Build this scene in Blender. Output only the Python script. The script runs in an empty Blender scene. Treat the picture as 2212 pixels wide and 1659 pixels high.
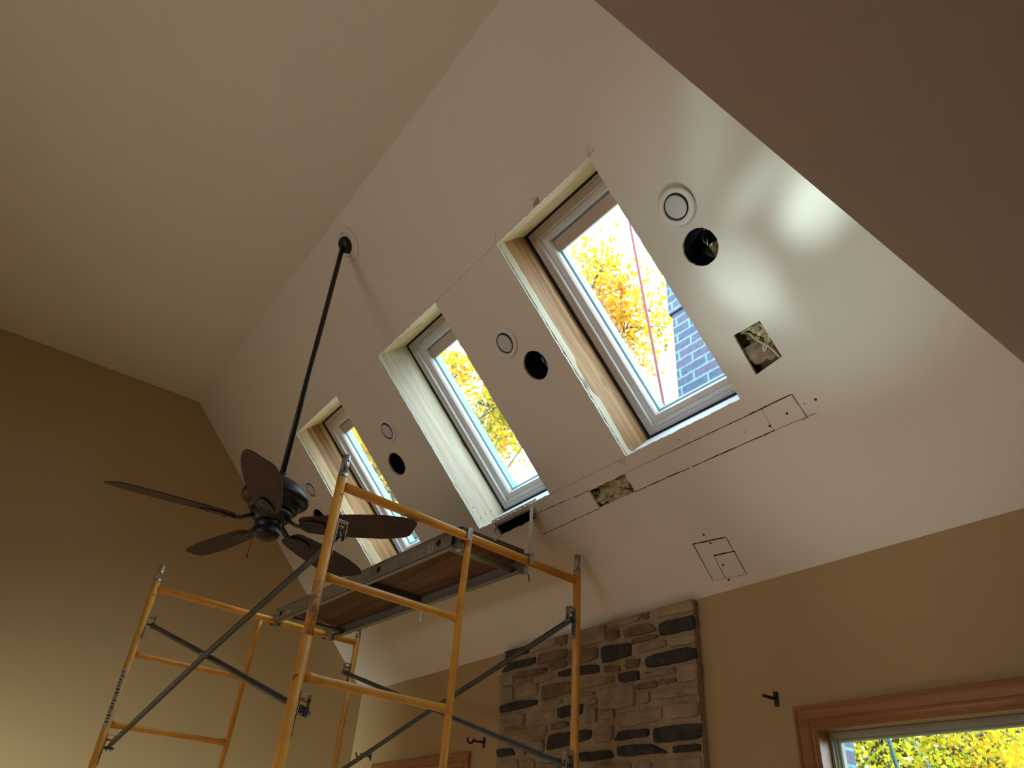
import bpy, bmesh, math, random
from mathutils import Vector, Matrix
random.seed(7)
PI = math.pi

SC = bpy.context.scene
C = SC.collection

# ------------------------------------------------------------------ camera
W, H, F = 2212.0, 1659.0, 1558.416
RX = Vector((0.79859275, -0.38258378, 0.46462810))
RY = Vector((-0.59824429, -0.41994388, 0.68245945))
RZ = Vector((0.06598019, 0.82296828, 0.56424270))
EYE = Vector((0.0, 0.0, 1.6))
cam = bpy.data.cameras.new('camera')
cam.sensor_width = 36.0
cam.lens = F / W * 36.0
cam.clip_start = 0.05
camo = bpy.data.objects.new('camera', cam)
C.objects.link(camo)
camo.matrix_world = Matrix(((RX.x, RX.y, -RX.z, EYE.x), (RY.x, RY.y, -RY.z, EYE.y), (RZ.x, RZ.y, -RZ.z, EYE.z), (0, 0, 0, 1)))
SC.camera = camo

# ------------------------------------------------------------------ exposure, world, fill lamps
SC.view_settings.view_transform = 'Standard'
SC.view_settings.look = 'None'
SC.view_settings.exposure = 0.0
SC.view_settings.gamma = 1.0
SC.view_settings.use_curve_mapping = False
wd = bpy.data.worlds.new('sky'); SC.world = wd; wd.use_nodes = True
bg = wd.node_tree.nodes['Background']
bg.inputs[0].default_value = (0.76, 0.89, 1.0, 1)
bg.inputs[1].default_value = 7.5
SC.cycles.max_bounces = 10
SC.cycles.diffuse_bounces = 4
SC.cycles.glossy_bounces = 3
SC.cycles.transparent_max_bounces = 12
SC.cycles.caustics_reflective = False
SC.cycles.caustics_refractive = False
SC.cycles.sample_clamp_indirect = 6.0

def area(name, loc, d, sx, sy, e, col, spread=180):
    l = bpy.data.lights.new(name, 'AREA'); l.shape = 'RECTANGLE'; l.size = sx; l.size_y = sy
    l.energy = e; l.color = col; l.spread = math.radians(spread)
    o = bpy.data.objects.new(name, l); C.objects.link(o)
    o.location = loc; o.rotation_euler = Vector(d).to_track_quat('-Z', 'Y').to_euler()
# added fill lamps along the solid left wall; no windows are built there
area('cool_fill_left', (-3.45, 2.5, 1.8), (5.4, 0, 1.7), 2.6, 1.3, 3.2, (0.52, 0.82, 1.0), 80)
area('warm_fill_left', (-3.45, 1.8, 1.6), (4.0, 0, 2.3), 2.0, 1.0, 11.5, (1.0, 0.79, 0.65), 85)
area('far_fill_left', (-3.45, 4.7, 0.8), (3.0, 1.45, 0.3), 1.0, 1.2, 50, (0.90, 0.95, 0.82), 46)
area('floor_fill_left', (-3.40, 2.8, 1.9), (3.9, 0.1, -1.9), 2.0, 1.2, 48, (0.95, 0.90, 0.92), 45)
def portal(name, loc, d, sx, sy):
    area(name, loc, d, sx, sy, 1, (1, 1, 1)); bpy.data.objects[name].data.cycles.is_portal = True
# spot lamp, used for the added lamps that imitate light reflected onto the ceiling
def spot(name, loc, tgt, e, col, size, blend):
    l = bpy.data.lights.new(name, 'SPOT'); l.energy = e; l.color = col; l.spot_size = math.radians(size); l.spot_blend = blend
    l.shadow_soft_size = 0.05
    o = bpy.data.objects.new(name, l); C.objects.link(o); o.location = loc
    o.rotation_euler = (Vector(tgt) - Vector(loc)).to_track_quat('-Z', 'Y').to_euler(); return o

# ------------------------------------------------------------------ room measures (metres, eye at z = 1.6)
HC = 3.15 + 1.6          # flat ceiling
XR = 0.7796              # where the slope starts
XE = 2.732               # eave wall
ZE = 1.1696 + 1.6        # top of the eave wall, and of the near room
YG = 5.824               # far gable wall
YN = 0.453               # near edge of the vault
XL2, XL = -1.60, -3.552  # left slope start, left wall
M = (HC - ZE) / (XE - XR)
S45 = math.sqrt(1 + M * M)
EU = Vector((1, 0, -M)) / S45    # down the slope
EN = Vector((M, 0, 1)) / S45     # out through the roof
P0 = Vector((XR, 0, HC))
def SL(a, b, c=0.0):
    return P0 + Vector((0, a, 0)) + EU * b + EN * c
def ray(px, py):
    v = Vector((px - W / 2, H / 2 - py, F))
    return Vector((RX.dot(v), RY.dot(v), RZ.dot(v)))
def on_slope(px, py, c=0.0):
    v = ray(px, py); q = P0 + EN * c
    p = EYE + v * ((q - EYE).dot(EN) / v.dot(EN))
    return (p.y, (p - q).dot(EU))
def on_x(px, py, x=XE):
    v = ray(px, py); p = EYE + v * (x / v.x); return (p.y, p.z)
def on_z(px, py, z):
    v = ray(px, py); return EYE + v * ((z - 1.6) / v.z)

# ------------------------------------------------------------------ materials
def nodes(name):
    m = bpy.data.materials.new(name); m.use_nodes = True
    nt = m.node_tree; return m, nt, nt.nodes['Principled BSDF']
def mat(name, col, rough=0.6, metal=0.0, var=0.08, scale=8.0, bump=0.0, bscale=60.0, dark=None, stretch=None, spec=0.5, dscale=25.0, damt=0.58):
    m, nt, b = nodes(name)
    N, L = nt.nodes, nt.links
    tc = N.new('ShaderNodeTexCoord'); mp = N.new('ShaderNodeMapping')
    if stretch: mp.inputs['Scale'].default_value = stretch[0]; mp.inputs['Rotation'].default_value = stretch[1]
    L.new(tc.outputs['Object'], mp.inputs[0])
    nz = N.new('ShaderNodeTexNoise'); nz.inputs['Scale'].default_value = scale; nz.inputs['Detail'].default_value = 5
    L.new(mp.outputs[0], nz.inputs['Vector'])
    cr = N.new('ShaderNodeValToRGB')
    cr.color_ramp.elements[0].position = 0.3; cr.color_ramp.elements[1].position = 0.7
    cr.color_ramp.elements[0].color = [max(0, c * (1 - var)) for c in col] + [1]
    cr.color_ramp.elements[1].color = [min(1, c * (1 + var)) for c in col] + [1]
    L.new(nz.outputs[0], cr.inputs[0])
    out = cr.outputs[0]
    if dark:
        n2 = N.new('ShaderNodeTexNoise'); n2.inputs['Scale'].default_value = dscale; n2.inputs['Detail'].default_value = 6
        L.new(mp.outputs[0], n2.inputs['Vector'])
        r2 = N.new('ShaderNodeValToRGB'); r2.color_ramp.elements[0].position = damt; r2.color_ramp.elements[1].position = damt + 0.05
        L.new(n2.outputs[0], r2.inputs[0])
        mx = N.new('ShaderNodeMix'); mx.data_type = 'RGBA'
        L.new(r2.outputs[0], mx.inputs[0]); L.new(out, mx.inputs[6]); mx.inputs[7].default_value = list(dark) + [1]
        out = mx.outputs[2]
    L.new(out, b.inputs['Base Color'])
    b.inputs['Roughness'].default_value = rough; b.inputs['Metallic'].default_value = metal
    b.inputs['Specular IOR Level'].default_value = spec
    if bump:
        n3 = N.new('ShaderNodeTexNoise'); n3.inputs['Scale'].default_value = bscale; n3.inputs['Detail'].default_value = 6
        L.new(mp.outputs[0], n3.inputs['Vector'])
        bp = N.new('ShaderNodeBump'); bp.inputs['Strength'].default_value = bump; bp.inputs['Distance'].default_value = 0.01
        L.new(n3.outputs[0], bp.inputs['Height']); L.new(bp.outputs[0], b.inputs['Normal'])
    return m
def wood(name, c1, c2, axis_rot=0.0, scale=1.0, knot=(0.25, 0.12, 0.05), rough=0.6, knots=True, along='x'):
    m, nt, b = nodes(name); N, L = nt.nodes, nt.links
    tc = N.new('ShaderNodeTexCoord')
    r0 = N.new('ShaderNodeMapping'); r0.vector_type = 'POINT'
    r0.inputs['Rotation'].default_value = (0, -axis_rot, 0); L.new(tc.outputs['Object'], r0.inputs[0])
    mp = N.new('ShaderNodeMapping')
    sc = {'x': (1.2, 22, 22), 'y': (22, 1.2, 22), 'z': (22, 22, 1.2)}[along]
    mp.inputs['Scale'].default_value = [s * scale for s in sc]; L.new(r0.outputs[0], mp.inputs[0])
    nz = N.new('ShaderNodeTexNoise'); nz.inputs['Scale'].default_value = 1.6; nz.inputs['Detail'].default_value = 7; nz.inputs['Distortion'].default_value = 0.6
    L.new(mp.outputs[0], nz.inputs['Vector'])
    cr = N.new('ShaderNodeValToRGB'); cr.color_ramp.elements[0].position = 0.32; cr.color_ramp.elements[1].position = 0.66
    cr.color_ramp.elements[0].color = list(c1) + [1]; cr.color_ramp.elements[1].color = list(c2) + [1]
    L.new(nz.outputs[0], cr.inputs[0]); out = cr.outputs[0]
    if knots:
        m2 = N.new('ShaderNodeMapping'); m2.inputs['Scale'].default_value = {'x': (3, 9, 9), 'y': (9, 3, 9), 'z': (9, 9, 3)}[along]
        L.new(r0.outputs[0], m2.inputs[0])
        vo = N.new('ShaderNodeTexVoronoi'); vo.inputs['Scale'].default_value = 1.0; L.new(m2.outputs[0], vo.inputs['Vector'])
        r2 = N.new('ShaderNodeValToRGB'); r2.color_ramp.elements[0].position = 0.05; r2.color_ramp.elements[1].position = 0.15
        L.new(vo.outputs['Distance'], r2.inputs[0])
        mx = N.new('ShaderNodeMix'); mx.data_type = 'RGBA'; L.new(r2.outputs[0], mx.inputs[0])
        mx.inputs[6].default_value = list(knot) + [1]; L.new(out, mx.inputs[7]); out = mx.outputs[2]
    L.new(out, b.inputs['Base Color']); b.inputs['Roughness'].default_value = rough
    return m
SA = math.atan(M)
MAT = {}
MAT['ceil'] = mat('white_ceiling_paint', (0.76, 0.73, 0.68), 0.55, var=0.012, scale=2, bump=0.03, bscale=180, spec=0.35)
MAT['ceil_shaded'] = mat('shaded_ceiling_paint', (0.60, 0.49, 0.49), 0.55, var=0.012, scale=2, bump=0.03, bscale=180, spec=0.35)  # white ceiling paint with the low ceiling's dim light put into the colour
MAT['tan'] = mat('tan_wall_paint', (0.47, 0.35, 0.19), 0.6, var=0.015, scale=2, bump=0.03, bscale=180, spec=0.3)
MAT['trimwall'] = mat('drywall_gypsum_edge', (0.80, 0.80, 0.76), 0.9, var=0.1, scale=60, dark=(0.35, 0.3, 0.25), dscale=90, damt=0.62)
MAT['floor'] = wood('oak_floor', (0.36, 0.21, 0.12), (0.50, 0.31, 0.18), 0, 0.4, knots=False, rough=0.4, along='y')
MAT['dim_floor'] = mat('bounce_dimming_floor', (0.07, 0.055, 0.045), 0.6)  # unseen near-room floor, made dark to cut bounce light on the low ceiling
MAT['wood1'] = wood('aged_framing_lumber', (0.24, 0.10, 0.035), (0.52, 0.28, 0.105), SA, 1.0)
MAT['wood1b'] = wood('cream_furring_strip', (0.62, 0.52, 0.33), (0.78, 0.70, 0.48), SA, 1.0)
MAT['wood2'] = wood('pale_spruce_board', (0.64, 0.52, 0.36), (0.84, 0.74, 0.56), SA, 0.8, knot=(0.38, 0.25, 0.13))
MAT['wood3'] = wood('orange_pine_board', (0.60, 0.32, 0.09), (0.80, 0.50, 0.19), SA, 1.0, knot=(0.22, 0.1, 0.04))
MAT['wood3b'] = wood('weathered_knotty_strip', (0.46, 0.31, 0.14), (0.74, 0.58, 0.33), SA, 1.6, knot=(0.16, 0.09, 0.05))
MAT['woody'] = wood('header_lumber', (0.68, 0.46, 0.20), (0.88, 0.66, 0.36), 0, 1.0, along='y')
MAT['woodsill'] = wood('painted_sill_lumber', (0.62, 0.72, 0.82), (0.76, 0.84, 0.92), 0, 1.0, knot=(0.5, 0.5, 0.5), along='y')
MAT['vinyl'] = mat('white_skylight_frame', (0.66, 0.62, 0.60), 0.35, var=0.02)
MAT['gasket'] = mat('black_gasket', (0.012, 0.014, 0.02), 0.8, var=0.1)
MAT['blind'] = mat('tan_blind_fabric', (0.50, 0.41, 0.35), 0.9, var=0.03)
MAT['alu'] = mat('glazing_aluminium', (0.34, 0.66, 0.82), 0.4, var=0.02)
MAT['orange'] = mat('scaffold_yellow_paint', (0.80, 0.37, 0.052), 0.42, var=0.10, scale=14, bump=0.06, bscale=60, dark=(0.09, 0.04, 0.03), dscale=17, damt=0.70)
MAT['rust'] = mat('scaffold_rusty_paint', (0.62, 0.26, 0.06), 0.55, var=0.25, scale=26, bump=0.1, bscale=60, dark=(0.30, 0.16, 0.12), dscale=30, damt=0.55)
MAT['galv'] = mat('galvanised_steel', (0.42, 0.44, 0.46), 0.38, metal=0.9, var=0.2, scale=30)
MAT['steel'] = mat('dark_brace_steel', (0.075, 0.072, 0.072), 0.45, metal=0.4, var=0.25, scale=30)
MAT['brace2'] = mat('bright_brace_steel', (0.40, 0.43, 0.46), 0.30, metal=0.9, var=0.25, scale=25)
MAT['copper'] = mat('copper_rivet', (0.55, 0.26, 0.13), 0.4, metal=0.7)
MAT['plalu'] = mat('plank_aluminium', (0.30, 0.29, 0.26), 0.5, metal=0.45, var=0.12, scale=20)
MAT['ply'] = wood('weathered_plywood', (0.085, 0.040, 0.024), (0.19, 0.10, 0.06), 0, 0.5, knots=False, along='y', rough=0.8)
MAT['board'] = wood('dark_scrap_board', (0.05, 0.04, 0.035), (0.12, 0.09, 0.07), 0, 1, knots=False, along='x', rough=0.8)
MAT['label'] = mat('sticker_paper', (0.50, 0.46, 0.38), 0.7, var=0.05)
MAT['ink'] = mat('printed_ink', (0.04, 0.035, 0.03), 0.8)
MAT['bronze'] = mat('oil_rubbed_bronze', (0.010, 0.009, 0.009), 0.42, metal=0.2, var=0.2, scale=10)
MAT['blade'] = wood('dark_walnut_blade', (0.022, 0.009, 0.007), (0.055, 0.023, 0.016), 0, 1.0, knots=False, rough=0.75)
MAT['white'] = mat('white_trim_plastic', (0.80, 0.79, 0.77), 0.35, var=0.01)
MAT['lens'] = mat('downlight_lens', (0.62, 0.64, 0.68), 0.45, var=0.01)
MAT['can'] = mat('black_can_metal', (0.03, 0.035, 0.045), 0.35, metal=0.5, var=0.3)
MAT['insul'] = mat('yellow_insulation', (0.62, 0.55, 0.34), 0.95, var=0.35, scale=40, bump=0.5, bscale=60, dark=(0.10, 0.08, 0.06), dscale=18, damt=0.56)
MAT['kraft'] = mat('kraft_paper', (0.33, 0.25, 0.18), 0.9, var=0.3, scale=25, bump=0.6, bscale=25)
MAT['wirey'] = mat('yellow_cable_jacket', (0.72, 0.64, 0.33), 0.5)
MAT['wirew'] = mat('white_cable_jacket', (0.75, 0.75, 0.75), 0.5)
MAT['cut'] = mat('knife_cut', (0.035, 0.028, 0.022), 0.95)
MAT['pencil'] = mat('pencil_mark', (0.24, 0.225, 0.21), 0.9)
MAT['torn'] = mat('torn_brown_paper', (0.34, 0.27, 0.22), 0.9)
MAT['mortar'] = mat('sandy_mortar', (0.40, 0.31, 0.20), 0.95, var=0.12, scale=40, bump=0.5, bscale=90)
MAT['st_d'] = mat('charcoal_stone', (0.042, 0.039, 0.036), 0.85, var=0.5, scale=22, bump=0.8, bscale=35)
MAT['st_b'] = mat('brown_stone', (0.20, 0.135, 0.085), 0.9, var=0.3, scale=16, bump=0.8, bscale=35)
MAT['st_t'] = mat('tan_stone', (0.34, 0.26, 0.17), 0.9, var=0.22, scale=12, bump=0.8, bscale=30)
MAT['st_l'] = mat('buff_stone', (0.32, 0.235, 0.165), 0.9, var=0.22, scale=12, bump=0.8, bscale=30)
MAT['casing'] = wood('stained_oak_casing', (0.26, 0.11, 0.035), (0.40, 0.18, 0.06), 0, 1.0, knots=False, rough=0.32, along='y')
MAT['casingz'] = wood('stained_oak_casing_upright', (0.26, 0.11, 0.035), (0.40, 0.18, 0.06), 0, 1.0, knots=False, rough=0.32, along='z')
MAT['greyvinyl'] = mat('grey_window_vinyl', (0.36, 0.36, 0.31), 0.45, var=0.03)
MAT['black'] = mat('black_iron', (0.015, 0.014, 0.013), 0.5, var=0.1)
MAT['shingle'] = mat('roof_shingle', (0.10, 0.10, 0.11), 0.95, var=0.3, scale=30)
MAT['grass'] = mat('lawn', (0.10, 0.12, 0.04), 0.95, var=0.4, scale=3)
MAT['bark'] = mat('grey_bark', (0.16, 0.14, 0.12), 0.95, var=0.3, scale=20)
MAT['rope'] = mat('red_rope', (0.17, 0.012, 0.03), 0.6)
MAT['ropeg'] = mat('green_rope', (0.01, 0.07, 0.045), 0.6)
def brick(name, c1, c2, mo, rw, rh, along):
    m, nt, b = nodes(name); N, L = nt.nodes, nt.links
    tc = N.new('ShaderNodeTexCoord'); sp = N.new('ShaderNodeSeparateXYZ'); cb = N.new('ShaderNodeCombineXYZ')
    L.new(tc.outputs['Object'], sp.inputs[0])
    ad = N.new('ShaderNodeMath'); ad.operation = 'ADD'; L.new(sp.outputs[0], ad.inputs[0]); L.new(sp.outputs[1], ad.inputs[1])
    L.new(ad.outputs[0], cb.inputs[0]); L.new(sp.outputs[2], cb.inputs[1])
    nd = N.new('ShaderNodeTexNoise'); nd.inputs['Scale'].default_value = 9; L.new(cb.outputs[0], nd.inputs['Vector'])
    mxv = N.new('ShaderNodeMix'); mxv.data_type = 'RGBA'; mxv.inputs[0].default_value = 0.012
    L.new(cb.outputs[0], mxv.inputs[6]); L.new(nd.outputs['Color'], mxv.inputs[7])
    br = N.new('ShaderNodeTexBrick'); L.new(mxv.outputs[2], br.inputs['Vector'])
    br.inputs['Color1'].default_value = list(c1) + [1]; br.inputs['Color2'].default_value = list(c2) + [1]; br.inputs['Mortar'].default_value = list(mo) + [1]
    br.inputs['Scale'].default_value = 1.0; br.inputs['Brick Width'].default_value = rw; br.inputs['Row Height'].default_value = rh
    br.inputs['Mortar Size'].default_value = 0.0085; br.inputs['Mortar Smooth'].default_value = 0.3
    n4 = N.new('ShaderNodeTexNoise'); n4.inputs['Scale'].default_value = 35; n4.inputs['Detail'].default_value = 6; L.new(tc.outputs['Object'], n4.inputs['Vector'])
    hs = N.new('ShaderNodeMix'); hs.data_type = 'RGBA'; hs.blend_type = 'OVERLAY'; hs.inputs[0].default_value = 0.6
    L.new(br.outputs[0], hs.inputs[6]); L.new(n4.outputs[0], hs.inputs[7])
    L.new(hs.outputs[2], b.inputs['Base Color']); b.inputs['Roughness'].default_value = 0.9
    return m
MAT['brick'] = brick('blue_grey_brick', (0.085, 0.115, 0.19), (0.13, 0.115, 0.185), (0.18, 0.33, 0.40), 0.21, 0.070, 'y')
MAT['siding'] = mat('outer_siding', (0.4, 0.38, 0.34), 0.8)
def glass():
    m = bpy.data.materials.new('window_glass'); m.use_nodes = True; nt = m.node_tree; N, L = nt.nodes, nt.links
    N.remove(N['Principled BSDF']); t = N.new('ShaderNodeBsdfTransparent'); t.inputs[0].default_value = (0.93, 0.98, 0.97, 1)
    g = N.new('ShaderNodeBsdfGlossy'); g.inputs['Roughness'].default_value = 0.02; mx = N.new('ShaderNodeMixShader')
    mx.inputs[0].default_value = 0.05
    L.new(t.outputs[0], mx.inputs[1]); L.new(g.outputs[0], mx.inputs[2]); L.new(mx.outputs[0], N['Material Output'].inputs[0]); return m
MAT['glass'] = glass()
def leafmat(name, cols):
    m = bpy.data.materials.new(name); m.use_nodes = True; nt = m.node_tree; N, L = nt.nodes, nt.links
    N.remove(N['Principled BSDF']); at = N.new('ShaderNodeAttribute'); at.attribute_name = 'tone'
    cr = N.new('ShaderNodeValToRGB')
    while len(cr.color_ramp.elements) < len(cols): cr.color_ramp.elements.new(0.5)
    for i, c in enumerate(cols):
        cr.color_ramp.elements[i].position = i / (len(cols) - 1); cr.color_ramp.elements[i].color = list(c) + [1]
    L.new(at.outputs['Fac'], cr.inputs[0])
    d = N.new('ShaderNodeBsdfDiffuse'); t = N.new('ShaderNodeBsdfTranslucent'); L.new(cr.outputs[0], d.inputs[0]); L.new(cr.outputs[0], t.inputs[0])
    mx = N.new('ShaderNodeMixShader'); mx.inputs[0].default_value = 0.5
    L.new(d.outputs[0], mx.inputs[1]); L.new(t.outputs[0], mx.inputs[2]); L.new(mx.outputs[0], N['Material Output'].inputs[0]); return m
MAT['leafy'] = leafmat('yellow_oak_leaves', [(0.10, 0.14, 0.02), (0.48, 0.45, 0.03), (0.78, 0.62, 0.04), (0.80, 0.50, 0.035), (0.60, 0.26, 0.04)])
MAT['leafg'] = leafmat('yellow_green_leaves', [(0.10, 0.16, 0.02), (0.42, 0.45, 0.035), (0.72, 0.64, 0.04), (0.82, 0.60, 0.04), (0.70, 0.36, 0.05)])
MAT['leafo'] = leafmat('orange_leaves', [(0.22, 0.20, 0.03), (0.72, 0.54, 0.04), (0.82, 0.48, 0.035), (0.70, 0.32, 0.04), (0.42, 0.16, 0.03)])

# ------------------------------------------------------------------ mesh helpers
class MB:
    def __init__(s): s.v = []; s.f = []; s.sm = []; s.mi = []; s.mat = 0
    def add(s, vs, fs, smooth=False):
        n = len(s.v); s.v += [Vector(v) for v in vs]
        for f in fs: s.f.append([n + i for i in f]); s.sm.append(smooth); s.mi.append(s.mat)
        return s
    def hexa(s, p):   # 8 corners: bottom 0-3, top 4-7
        return s.add(p, [(3, 2, 1, 0), (4, 5, 6, 7), (0, 1, 5, 4), (1, 2, 6, 5), (2, 3, 7, 6), (3, 0, 4, 7)])
    def box(s, x0, x1, y0, y1, z0, z1, T=None, bev=0.0):
        T = T or (lambda a, b, c: Vector((a, b, c)))
        if not bev:
            return s.hexa([T(*q) for q in ((x0, y0, z0), (x1, y0, z0), (x1, y1, z0), (x0, y1, z0), (x0, y0, z1), (x1, y0, z1), (x1, y1, z1), (x0, y1, z1))])
        # chamfered box as stacked loops
        def loop(e, z): return [T(*q) for q in ((x0 + e + bev, y0 + e, z), (x1 - e - bev, y0 + e, z), (x1 - e, y0 + e + bev, z), (x1 - e, y1 - e - bev, z), (x1 - e - bev, y1 - e, z), (x0 + e + bev, y1 - e, z), (x0 + e, y1 - e - bev, z), (x0 + e, y0 + e + bev, z))]
        L_ = [loop(bev * .7, z0), loop(0, z0 + bev), loop(0, z1 - bev), loop(bev * .7, z1)]
        return s.loops(L_, smooth=False)
    def loops(s, Ls, smooth=True, caps=True, close=False):
        n = len(Ls[0]); vs = [p for L_ in Ls for p in L_]; fs = []
        for k in range(len(Ls) - 1):
            for i in range(n):
                j = (i + 1) % n; fs.append((k * n + i, k * n + j, (k + 1) * n + j, (k + 1) * n + i))
        if close:
            k = len(Ls) - 1
            for i in range(n):
                j = (i + 1) % n; fs.append((k * n + i, k * n + j, j, i))
        base = len(s.v); s.add(vs, fs, smooth)
        if caps and not close:
            s.f.append([base + i for i in reversed(range(n))]); s.sm.append(False); s.mi.append(s.mat)
            s.f.append([base + (len(Ls) - 1) * n + i for i in range(n)]); s.sm.append(False); s.mi.append(s.mat)
        return s
    def tube(s, pts, r, n=16, smooth=True, flat=None, up=None, hollow=0.0):
        pts = [Vector(p) for p in pts]; rs = r if isinstance(r, (list, tuple)) else [r] * len(pts)
        Ls = []; prev = None
        for i, p in enumerate(pts):
            if i == 0: t = pts[1] - pts[0]
            elif i == len(pts) - 1: t = pts[-1] - pts[-2]
            else: t = (pts[i + 1] - pts[i]).normalized() + (pts[i] - pts[i - 1]).normalized()
            t.normalize()
            if prev is None:
                u = Vector(up) if up else (Vector((0, 0, 1)) if abs(t.z) < 0.9 else Vector((1, 0, 0)))
            else: u = prev
            u = (u - t * u.dot(t)).normalized(); prev = u; w = t.cross(u)
            ru = rw = rs[i]
            if flat and flat[i]: ru, rw = rs[i] * flat[i][0], rs[i] * flat[i][1]
            Ls.append([p + u * (ru * math.cos(2 * PI * k / n)) + w * (rw * math.sin(2 * PI * k / n)) for k in range(n)])
        if hollow:
            return s._hol(Ls, pts, hollow)
        return s.loops(Ls, smooth)
    def _hol(s, Ls, pts, h):
        inner = [[pts[i] + (q - pts[i]) * h for q in Ls[i]] for i in range(len(Ls))]
        return s.loops(Ls + list(reversed(inner)), True, caps=False, close=True)
    def lathe(s, prof, org, ax=(0, 0, 1), n=40, caps=True):
        ax = Vector(ax).normalized(); u = Vector((1, 0, 0)) if abs(ax.x) < .9 else Vector((0, 1, 0)); u = (u - ax * u.dot(ax)).normalized(); w = ax.cross(u); org = Vector(org)
        Ls = [[org + ax * h + (u * math.cos(2 * PI * k / n) + w * math.sin(2 * PI * k / n)) * max(r, 1e-4) for k in range(n)] for r, h in prof]
        return s.loops(Ls, True, caps)
    def ring(s, prof, a0, a1, b0, b1, T, sides=(1, 1, 1, 1)):
        # sweep profile [(inset, height)] round a rectangle
        Ls = []
        for i, h in prof:
            Ls.append([T(a0 + i, b0 + i, h), T(a1 - i, b0 + i, h), T(a1 - i, b1 - i, h), T(a0 + i, b1 - i, h)])
        return s.loops(Ls, False, caps=False)
    def poly(s, pts, T, c0, c1):
        n = len(pts)
        vs = [T(a, b, c0) for a, b in pts] + [T(a, b, c1) for a, b in pts]
        fs = [tuple(reversed(range(n))), tuple(range(n, 2 * n))] + [(i, (i + 1) % n, n + (i + 1) % n, n + i) for i in range(n)]
        return s.add(vs, fs)
    def build(s, name, mats, parent=None, origin=None):
        me = bpy.data.meshes.new(name)
        o = bpy.data.objects.new(name, me); C.objects.link(o)
        if parent is not None:
            off = world_loc(parent); loc = Vector((0, 0, 0)); o.parent = parent
        else:
            off = Vector(origin) if origin is not None else Vector((0, 0, 0)); loc = off
        o.location = loc
        me.from_pydata([tuple(v - off) for v in s.v], [], s.f)
        mats = mats if isinstance(mats, (list, tuple)) else [mats]
        for m in mats: me.materials.append(MAT[m])
        me.polygons.foreach_set('use_smooth', s.sm); me.polygons.foreach_set('material_index', s.mi)
        bm = bmesh.new(); bm.from_mesh(me); bmesh.ops.recalc_face_normals(bm, faces=bm.faces[:]); bm.to_mesh(me); bm.free()
        me.update()
        return o
def world_loc(o):
    p = Vector(o.location)
    while o.parent: o = o.parent; p = p + Vector(o.location)
    return p
def thing(name, label, cat, loc, group=None):
    o = bpy.data.objects.new(name, None); C.objects.link(o); o.location = loc; o.empty_display_size = 0.05
    o['label'] = label; o['category'] = cat
    if group: o['group'] = group
    return o
def tag(o, label, cat, group=None, kind=None):
    o['label'] = label; o['category'] = cat
    if group: o['group'] = group
    if kind: o['kind'] = kind
    return o
def struct(o): o['kind'] = 'structure'; return o
def copy_tree(o, parent=None):
    c = o.copy(); C.objects.link(c); c.parent = parent
    for ch in [x for x in list(C.objects) if x.parent == o]: copy_tree(ch, c)
    return c
def plate(outline, holes, T, c0, c1, name, mats, parent=None):
    bm = bmesh.new(); es = []
    for L_ in [outline] + holes:
        vs = [bm.verts.new((a, b, 0)) for a, b in L_]
        es += [bm.edges.new((vs[i], vs[(i + 1) % len(vs)])) for i in range(len(vs))]
    bmesh.ops.triangle_fill(bm, edges=es, use_beauty=True, use_dissolve=False, normal=(0, 0, 1))
    r = bmesh.ops.extrude_face_region(bm, geom=bm.faces[:])
    top = set(g for g in r['geom'] if isinstance(g, bmesh.types.BMVert))
    me = bpy.data.meshes.new(name)
    for v in bm.verts: v.co = T(v.co.x, v.co.y, c1 if v in top else c0)
    bmesh.ops.recalc_face_normals(bm, faces=bm.faces[:])
    off = world_loc(parent) if parent else Vector((0, 0, 0))
    for v in bm.verts: v.co = v.co - off
    bm.to_mesh(me); bm.free()
    mats = mats if isinstance(mats, (list, tuple)) else [mats]
    for m in mats: me.materials.append(MAT[m])
    if len(mats) > 1:
        for p in me.polygons:
            if abs(p.normal.dot(EN)) < 0.5: p.material_index = 1
    o = bpy.data.objects.new(name, me); C.objects.link(o); o.parent = parent
    return o
def circ(a, b, r, n=40, jit=0.0): return [(a + (r + random.uniform(-jit, jit)) * math.cos(2 * PI * k / n), b + (r + random.uniform(-jit, jit)) * math.sin(2 * PI * k / n)) for k in range(n)]
def rect(a0, a1, b0, b1): return [(a0, b0), (a1, b0), (a1, b1), (a0, b1)]
def rough_rect(a0, a1, b0, b1, n=26, j=0.0035):
    o = []
    for (p, q) in (((a0, b0), (a1, b0)), ((a1, b0), (a1, b1)), ((a1, b1), (a0, b1)), ((a0, b1), (a0, b0))):
        for k in range(n):
            t = k / n; jj = j if 0 < k else 0
            o.append((p[0] + (q[0] - p[0]) * t + random.uniform(-jj, jj), p[1] + (q[1] - p[1]) * t + random.uniform(-jj, jj)))
    return o

# ================================================================== THE ROOM
ID = lambda a, b, c: Vector((a, b, c))
OPEN = [(1.518, 2.198), (2.778, 3.442), (4.038, 4.714)]   # skylight openings along the ridge
B0, B1 = 0.794, 2.012
HOLES = [(1.307, 1.392), (2.390, 1.400), (3.837, 1.404), (5.035, 1.404)]
CANS = [(1.295, 1.203), (2.486, 1.214), (3.740, 1.196), (4.925, 1.190)]
BL = (XE - XR) * S45
jb = [on_slope(1584, 725), on_slope(1641, 693), on_slope(1689, 770), on_slope(1633, 810)]
slot1 = rough_rect(2.262, 2.522, 2.088, 2.188, 10, 0.002)
slot2 = rough_rect(2.972, 3.302, 2.018, 2.100, 12, 0.0035)
holes = [rough_rect(a0, a1, B0, B1, 44, 0.0022) for a0, a1 in OPEN]
holes += [circ(a, b, 0.0775, 44, 0.0016) for a, b in HOLES] + [jb, slot1, slot2]
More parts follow.
